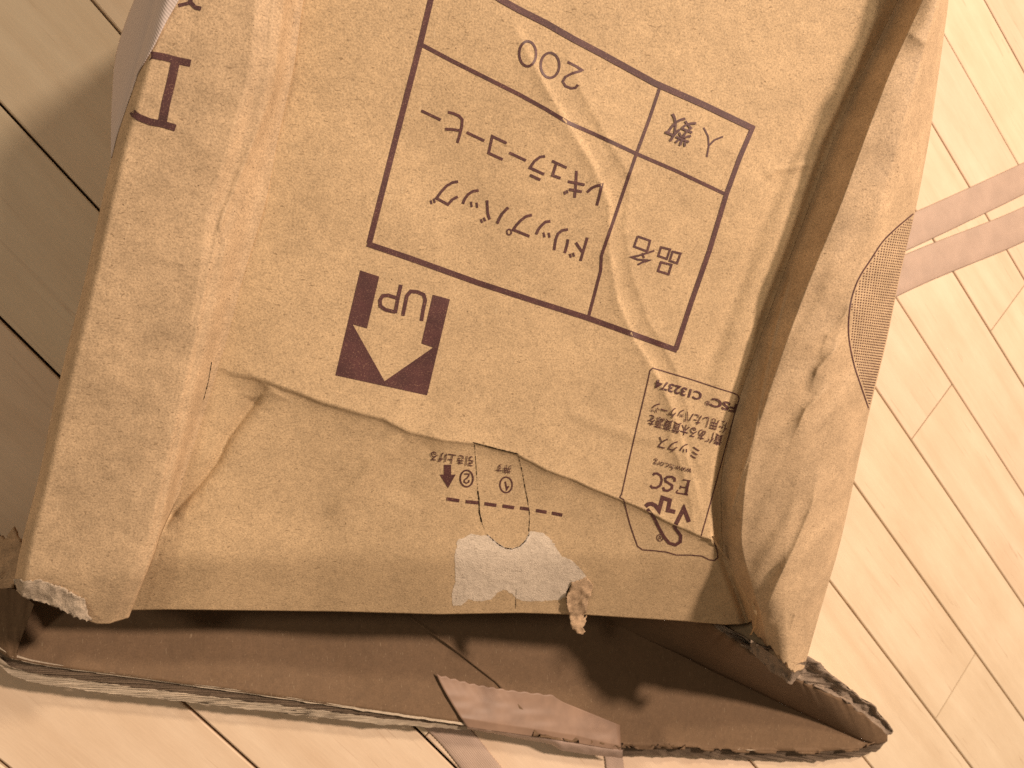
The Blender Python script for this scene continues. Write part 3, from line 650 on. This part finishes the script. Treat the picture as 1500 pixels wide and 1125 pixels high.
# peeled strip hanging over the lower edge
pe = np.array(z8([(1012, 312), (1045, 300), (1080, 288), (1108, 322), (1100, 355), (1085, 390), (1075, 430), (1060, 470), (1078, 455), (1074, 490), (1062, 510), (1074, 528), (1060, 540), (1035, 532), (1012, 508), (1004, 480), (1002, 450), (992, 420), (990, 380), (1000, 350)]))
lp = jag(pe, .7, 3, 5); vs = [Vector(p) for p in lp]; es = [(i, (i + 1) % len(vs)) for i in range(len(vs))]
for x in np.arange(828, 872, 2.6):
    for y in np.arange(846, 932, 2.6): vs.append(Vector((x + .3, y + .2)))
r = delaunay_2d_cdt(vs, es, [], 1, 1e-4); V = []
for p in r[0]:
    t = max(0, (p[1] - 850) / 80); z = float(Z(np.array(p[0]), np.array(min(p[1], 898.)))) + .0005 + .004 * math.sin(min(t, 1) * 2.6) + float(vnoise(p[0], p[1], 9, 2, 3)) * .0016 * min(1, t * 4) - (.004 * t if p[1] > 900 else 0)
    V.append(U(p[0], p[1], z))
o = link('peeled_paper_strip', V, r[2], M_peel, front); solid(o, .0004, -1 if o.data.polygons[3].normal.z > 0 else 1)
o['label'] = 'crumpled strip of peeled brown paper hanging over the lower edge'

# white label bulging round the left edge ----------------------------------
V = []; ny, ns = 60, 26
ys = np.linspace(-150, 232, ny); oxt = np.interp(ys, [-150, -60, 0, 25, 50, 75, 100, 150, 190, 232], [226, 210, 197, 187, 178, 171, 167, 164, 163, 163])
for y, xo in zip(ys, oxt):
    xi = float(np.interp(y, [-150, 0, 33, 67, 107, 160, 200, 232], [300, 262, 243, 226, 202, 184, 171, 163.5]))
    for s in np.linspace(0, 1, ns):
        x = xo + (xi - xo) * s; xs_ = float(kx(0, y)); zt_ = float(Z(np.array(max(x, xs_)), np.array(y)))
        q = max(0., (xs_ + 3 - x) / 38.); z = zt_ + .0012 - .040 * q ** 1.6
        V.append(U(x, y, z))
o = link('white_label', V, gridfaces(ny, ns), M_label, left); solid(o, .0004, 0)
o['label'] = 'pale off-white label bulging round the upper left edge'

# ------------------------------------------------------------------ inside of the open end
def bx(x, xs, v): return np.interp(x, xs, v)
LIP = np.array([(-90, 905), (-30, 930), (0, 950), (18, 964), (60, 973), (140, 984), (250, 999), (400, 1020), (560, 1044), (688, 1062), (800, 1076), (905, 1092), (1000, 1094), (1100, 1099), (1200, 1101), (1262, 1096), (1290, 1080), (1304, 1062)], float)
LIPZ = ([-90, 0, 60, 250, 688, 905, 1100, 1290], [.040, .036, .034, .032, .028, .025, .022, .026])
def lipy(x): return np.interp(x, LIP[:, 0], LIP[:, 1])
def inner(name, xs, top, bot, ztop, zbot, m, n=40, nz=0.0):
    V = []; xs = np.asarray(xs, float); nc = len(xs)
    t = np.linspace(0, 1, n)[:, None]; yt, yb = top(xs)[None, :], bot(xs)[None, :]; py = yt + (yb - yt) * t; px = xs[None, :] + 0 * t
    z = ztop(xs)[None, :] * (1 - t) + zbot(xs)[None, :] * t + nz * vnoise(px, py, 80, 9, 3)
    P = U(px, py, z); o = link(name, P.reshape(-1, 3), gridfaces(n, nc), m, box); solid(o, .003, -1 if o.data.polygons[5].normal.z > 0 else 1); return o
# left lower flap: from the left end to the slanting seam
seam = lambda y: np.interp(y, [860, 910, 940, 1000, 1060], [540, 606, 650, 727, 790])
xs = np.linspace(-90, 800, 132)
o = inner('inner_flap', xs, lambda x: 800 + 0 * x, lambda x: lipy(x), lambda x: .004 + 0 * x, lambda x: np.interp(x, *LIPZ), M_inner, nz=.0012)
o['label'] = 'left inner flap, plain brown'
V = []; nr = 40
for i in range(nr):
    y = 800 + (i / (nr - 1)) * 310
    for j in range(90):
        s = j / 89.; yl = None
        x0 = float(np.interp(y, [800, 860, 910, 940, 1000, 1060, 1110], [460, 540, 606, 650, 727, 780, 782])); x1 = float(np.interp(y, [800, 930, 960, 1090, 1110], [860, 940, 1000, 1275, 1290]))
        x = x0 + (x1 - x0) * s; yy = min(y, float(lipy(x)) - .0); zz = np.interp(y, [800, 1100], [.009, float(np.interp(x, *LIPZ)) + .0015])
        V.append(U(x, yy, zz + .0008 * float(vnoise(x, yy, 70, 6, 2)) + .0012 * (s < .02)))
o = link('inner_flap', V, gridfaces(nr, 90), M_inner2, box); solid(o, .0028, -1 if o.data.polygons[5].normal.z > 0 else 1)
o['label'] = 'right inner flap lapping over the left one along a slanting seam'
# the inner side wall at the right, its upper edge torn
WT = np.array([(960, 860, .070), (1035, 905, .095), (1064, 930, .120), (1085, 944, .138), (1110, 960, .138), (1135, 978, .122), (1165, 992, .105), (1200, 1008, .086), (1235, 1026, .066), (1262, 1046, .050), (1285, 1064, .038), (1300, 1076, .029)], float)
WB = np.array([(800, 860, .006), (880, 905, .010), (940, 935, .013), (1000, 960, .016), (1050, 985, .021), (1100, 1008, .022), (1150, 1032, .023), (1200, 1055, .024), (1240, 1074, .025), (1265, 1085, .026), (1285, 1090, .026), (1297, 1086, .027)], float)
WTr = resample(WT, 4.); n = len(WTr); WBr = np.stack([np.interp(np.linspace(0, 1, n), np.linspace(0, 1, len(WB)), WB[:, k]) for k in range(3)], 1)
jit = np.c_[vnoise(WTr[:, 0], WTr[:, 1], 8, 21, 3) * 2.5, vnoise(WTr[:, 0], WTr[:, 1], 8, 22, 3) * 2.5]
V = []
for t in np.linspace(0, 1, 14):
    A = WBr * (1 - t) + WTr * t; A[:, :2] += jit * t ** 3
    V.append(U(A[:, 0], A[:, 1], A[:, 2]))
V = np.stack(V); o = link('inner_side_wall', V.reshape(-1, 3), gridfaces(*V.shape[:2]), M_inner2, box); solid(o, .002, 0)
# torn corrugated rim on that wall
OUT = np.array([(966, 862, .068), (1042, 905, .093), (1075, 926, .120), (1110, 945, .142), (1150, 958, .138), (1186, 962, .126), (1200, 972, .115), (1220, 990, .098), (1240, 1004, .082), (1256, 1020, .068), (1277, 1030, .055), (1288, 1045, .045), (1302, 1060, .034), (1309, 1072, .029)], float)
OUTr = np.stack([np.interp(np.linspace(0, 1, n), np.linspace(0, 1, len(OUT)), OUT[:, k]) for k in range(3)], 1)
V = []; nt_ = 12
for i, t in enumerate(np.linspace(0, 1, nt_)):
    A = WTr * (1 - t) + OUTr * t; A[:, :2] += jit * (1 - t)
    e = vnoise(A[:, 0] + 11, A[:, 1], 9, 31, 3)
    tp_ = np.clip((A[:, 0] - 1050) / 60, 0, 1)
    A[:, 0] += e * 2.6 * t * tp_; A[:, 1] += vnoise(A[:, 0], A[:, 1] + 7, 7, 32, 3) * 2.6 * t * tp_
    A[:, 2] += tp_ * vnoise(A[:, 0] * 1.0, A[:, 1], 10, 33, 4) * .0035 - tp_ * .0055 * math.sin(t * math.pi) + .002 * (t > .9)
    V.append(U(A[:, 0], A[:, 1], A[:, 2]))
V = np.stack(V); o = link('torn_edge', V.reshape(-1, 3), gridfaces(*V.shape[:2]), M_tornb, box); solid(o, .0012, 0)
o['label'] = 'ragged torn corrugated edge at the lower right corner'
# outer side wall below the torn rim, down to the floor, and the outer face below the lip
def skirt(name, A, m, inset=(0, .004), zf=.0015, amp=1.5):
    A = resample(np.asarray(A, float), 5.); P = U(A[:, 0], A[:, 1], A[:, 2]); V = [P]
    for k, (ix, fz) in enumerate(((.0003, .85), (.001, .5), (.003, 0))):
        Q = P.copy(); Q[:, 2] = np.maximum(P[:, 2] * fz, zf); Q[:, 0] += ix * inset[0]; Q[:, 1] += ix * inset[1]; V.append(Q)
    V = np.stack(V); o = link(name, V.reshape(-1, 3), gridfaces(*V.shape[:2]), m, box); return o
skirt('outer_side_wall', OUT[4:], M_edge, (-1, 1))
lx = np.arange(-90, 1300, 6.); la = np.c_[lx, lipy(lx), np.interp(lx, *LIPZ) - .004]
skirt('outer_lower_wall', np.c_[lx, lipy(lx) + 1.0, np.interp(lx, *LIPZ) - .006], M_edge, (0, 1))
# cut edge of the corrugated lip, a fluting core between two liners
def ribbon(name, A, B, zA, zB, m, jagA=0, jagB=0, seed=40, rough=.0, parent=None, rows=4, step=3.):
    A = resample(np.asarray(A, float), step); n = len(A); B = np.asarray(B, float); B = np.stack([np.interp(np.linspace(0, 1, n), np.linspace(0, 1, len(B)), B[:, k]) for k in range(2)], 1)
    x = A[:, 0]; za = np.array([zA(v) for v in x]); zb = np.array([zB(v) for v in x]); V = []
    for t in np.linspace(0, 1, rows):
        P = A[:, :2] * (1 - t) + B * t; z = za * (1 - t) + zb * t
        P[:, 1] += (jagA * (1 - t) + jagB * t) * vnoise(P[:, 0], P[:, 1] * .2, 9, seed, 3); z = z + rough * vnoise(P[:, 0], P[:, 1] + t * 20, 8, seed + 1, 3)
        V.append(U(P[:, 0], P[:, 1], z))
    V = np.stack(V); return link(name, V.reshape(-1, 3), gridfaces(*V.shape[:2]), m, parent or box)
zl = lambda x: float(np.interp(x, *LIPZ))
def off(P, f0): P = np.asarray(P, float); return np.c_[P[:, 0], P[:, 1] + np.array([f0(x) for x in P[:, 0]])]
LL = LIP[LIP[:, 0] <= 690][1:]
wdark = lambda x: float(np.interp(x, [-30, 20, 100, 250, 450, 600, 688], [12, 16, 17, 15, 12, 8, 3])); wl = lambda x: float(np.interp(x, [-30, 60, 250, 450, 600, 688], [9, 13, 12, 9, 8, 4]))
edge = bpy.data.objects.new('lip_edge', None); C.objects.link(edge); edge.parent = box; edge['label'] = 'cut corrugated edge along the lower lip, left of the tape'
ribbon('inner_liner_edge', off(LL, lambda x: -2), off(LL, lambda x: 1.5), zl, lambda x: zl(x) + .0005, M_edge, .5, .8, 40, parent=edge, rows=3)
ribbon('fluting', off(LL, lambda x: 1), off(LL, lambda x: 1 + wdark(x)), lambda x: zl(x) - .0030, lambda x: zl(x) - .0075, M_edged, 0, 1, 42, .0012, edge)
ribbon('outer_liner_edge', off(LL, lambda x: wdark(x) - 1), off(LL, lambda x: wdark(x) + wl(x)), lambda x: zl(x) - .0052, lambda x: zl(x) - .0078, M_edge, 1.0, 1.3, 44, .0004, edge, 6)
LR = LIP[LIP[:, 0] >= 900]; LR = np.vstack([LR[:-2], [(1284, 1088), (1300, 1076)]])
edge = bpy.data.objects.new('lip_edge', None); C.objects.link(edge); edge.parent = box; edge['label'] = 'cut corrugated edge along the lower lip, right of the tape'
wr = lambda x: float(np.interp(x, [900, 1000, 1150, 1200, 1284, 1300], [14, 13, 14, 13, 12, 10]))
ribbon('inner_liner_edge', off(LR, lambda x: -3), off(LR, lambda x: 0), zl, lambda x: zl(x) + .0006, M_edge, .8, .9, 50, parent=edge, rows=3)
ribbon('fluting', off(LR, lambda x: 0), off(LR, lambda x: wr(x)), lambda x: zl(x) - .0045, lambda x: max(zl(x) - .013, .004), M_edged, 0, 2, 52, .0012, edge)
# brown tape folded over the lip
V = []; nr, nc = 46, 60
for i in range(nr):
    t = i / (nr - 1)
    for j in range(nc):
        s = j / (nc - 1); xt, yt = 640 + (912 - 640) * s * .80, np.interp(s, [0, .25, .5, .75, 1], [989, 1003, 1012, 1020, 1062]); xt = np.interp(s, [0, .5, .8, 1], [639, 742, 825, 908])
        xb = 684 + (910 - 684) * s; yb = float(lipy(xb)) + 4 + 3 * s
        ser = -6 * abs(((s * 15) % 1) - .5) * (s < .75) * (1 - t) ** 6
        x = xt + (xb - xt) * t; y = yt + ser + (yb - yt) * t ** .9
        z = np.interp(t, [0, .8, 1], [.0245 + .0, zl(xb) + .0028, zl(xb) + .0018]); z += .00045 * float(vnoise(x * .5, y * 1.6, 30, 61, 2)) * min(1, t * 3)
        V.append(U(x, y, z))
o = link('tape_piece', V, gridfaces(nr, nc), M_tape, box); solid(o, .0003, -1 if o.data.polygons[5].normal.z > 0 else 1); o['label'] = 'brown packing tape with a serrated end folded over the lower lip'
V = []
nc = 60
for i in range(10):
    t = i / 9.
    for j in range(nc):
        s = j / (nc - 1); x = 684 + 228 * s; y = float(lipy(x)) + 3 + 3 * s + t * np.interp(s, [0, .3, .55, .6, 1], [3, 6, 9, 16, 12]) + .8 * float(vnoise(x, t * 20, 15, 66, 2))
        z = zl(x) + .0018 - .010 * t ** 2 + .0006 * float(vnoise(x, y, 12, 67, 2)); V.append(U(x, y, max(z, .004)))
link('folded_over_tape', V, gridfaces(10, nc), M_tape_l, o)

# torn grey core at the lower end of the left strip, and the torn flap beyond it
D = Decal()
core = [(20, 848), (38, 850), (62, 851), (88, 860), (110, 872), (124, 880), (128, 895), (134, 908), (122, 910), (96, 897), (70, 884), (34, 876), (24, 862)]
V = []; lp = jag(np.array(core, float), 1.0, 3, 9); vs = [Vector(p) for p in lp]; es = [(i, (i + 1) % len(vs)) for i in range(len(vs))]
for x in np.arange(15, 140, 3.1):
    for y in np.arange(845, 915, 3.1): vs.append(Vector((x, y)))
r = delaunay_2d_cdt(vs, es, [], 1, 1e-4)
for p in r[0]:
    z = float(Z(np.array(max(p[0], float(kx(0, p[1])) + 2)), np.array(min(p[1], 880.)))) + .0016 + .0012 * float(vnoise(p[0], p[1], 10, 71, 3)); V.append(U(p[0], p[1], z))
o = link('torn_core', V, r[2], M_core, left); solid(o, .001, -1 if o.data.polygons[5].normal.z > 0 else 1); o['label'] = 'grey torn paper core at the lower end of the left strip'
fl_ = [(-70, 760), (-30, 800), (0, 786), (8, 790), (18, 774), (29, 793), (33, 812), (28, 832), (22, 852), (12, 862), (0, 864), (-60, 880)]
lp = jag(np.array(fl_, float), .8, 4, 11); vs = [Vector(p) for p in lp]; es = [(i, (i + 1) % len(vs)) for i in range(len(vs))]
for x in np.arange(-70, 34, 5.1):
    for y in np.arange(762, 880, 5.1): vs.append(Vector((x, y)))
r = delaunay_2d_cdt(vs, es, [], 1, 1e-4); V = [U(p[0], p[1], .042 + .003 * float(vnoise(p[0], p[1], 14, 75, 3)) + .0004 * (p[0])) for p in r[0]]
o = link('torn_flap', V, r[2], M_peel, box); solid(o, .002, -1 if o.data.polygons[5].normal.z > 0 else 1); o['label'] = 'torn brown flap sticking out at the lower left corner'
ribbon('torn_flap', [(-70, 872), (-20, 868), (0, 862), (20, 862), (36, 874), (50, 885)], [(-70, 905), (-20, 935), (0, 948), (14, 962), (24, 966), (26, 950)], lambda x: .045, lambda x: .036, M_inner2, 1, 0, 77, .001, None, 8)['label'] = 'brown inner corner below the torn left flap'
# right panel: torn liner hanging at its lower end, thin paper edge beside the fold
ribbon('torn_liner', [(1100, 936), (1118, 950), (1140, 965), (1165, 974), (1183, 968)], [(1098, 950), (1112, 968), (1136, 990), (1160, 1003), (1176, 984)], lambda x: .165 + (x - 1100) * .0001, lambda x: .155 - (x - 1100) * .0001, M_tornb, 1, 3, 81, .0018, right, 7, 2.5)
def pz(x, y): return float(Z(np.array(float(x)), np.array(float(y))))
E3 = [(1042, 786), (1050, 800), (1060, 815), (1074, 832), (1088, 850), (1098, 868), (1101, 885), (1106, 900), (1104, 918), (1098, 930)]
ribbon('liner_edge', E3, [(x + 3.2, y - 1) for x, y in E3], lambda x: pz(x, np.interp(x, [1042, 1101], [790, 885])) + .003, lambda x: pz(x, np.interp(x, [1042, 1101], [790, 885])) + .0065, M_kraft, 1, 1.5, 85, 0, front, 3, 2.5)
print('tris', sum(len(o.data.polygons) for o in sc.objects if o.type == 'MESH'))
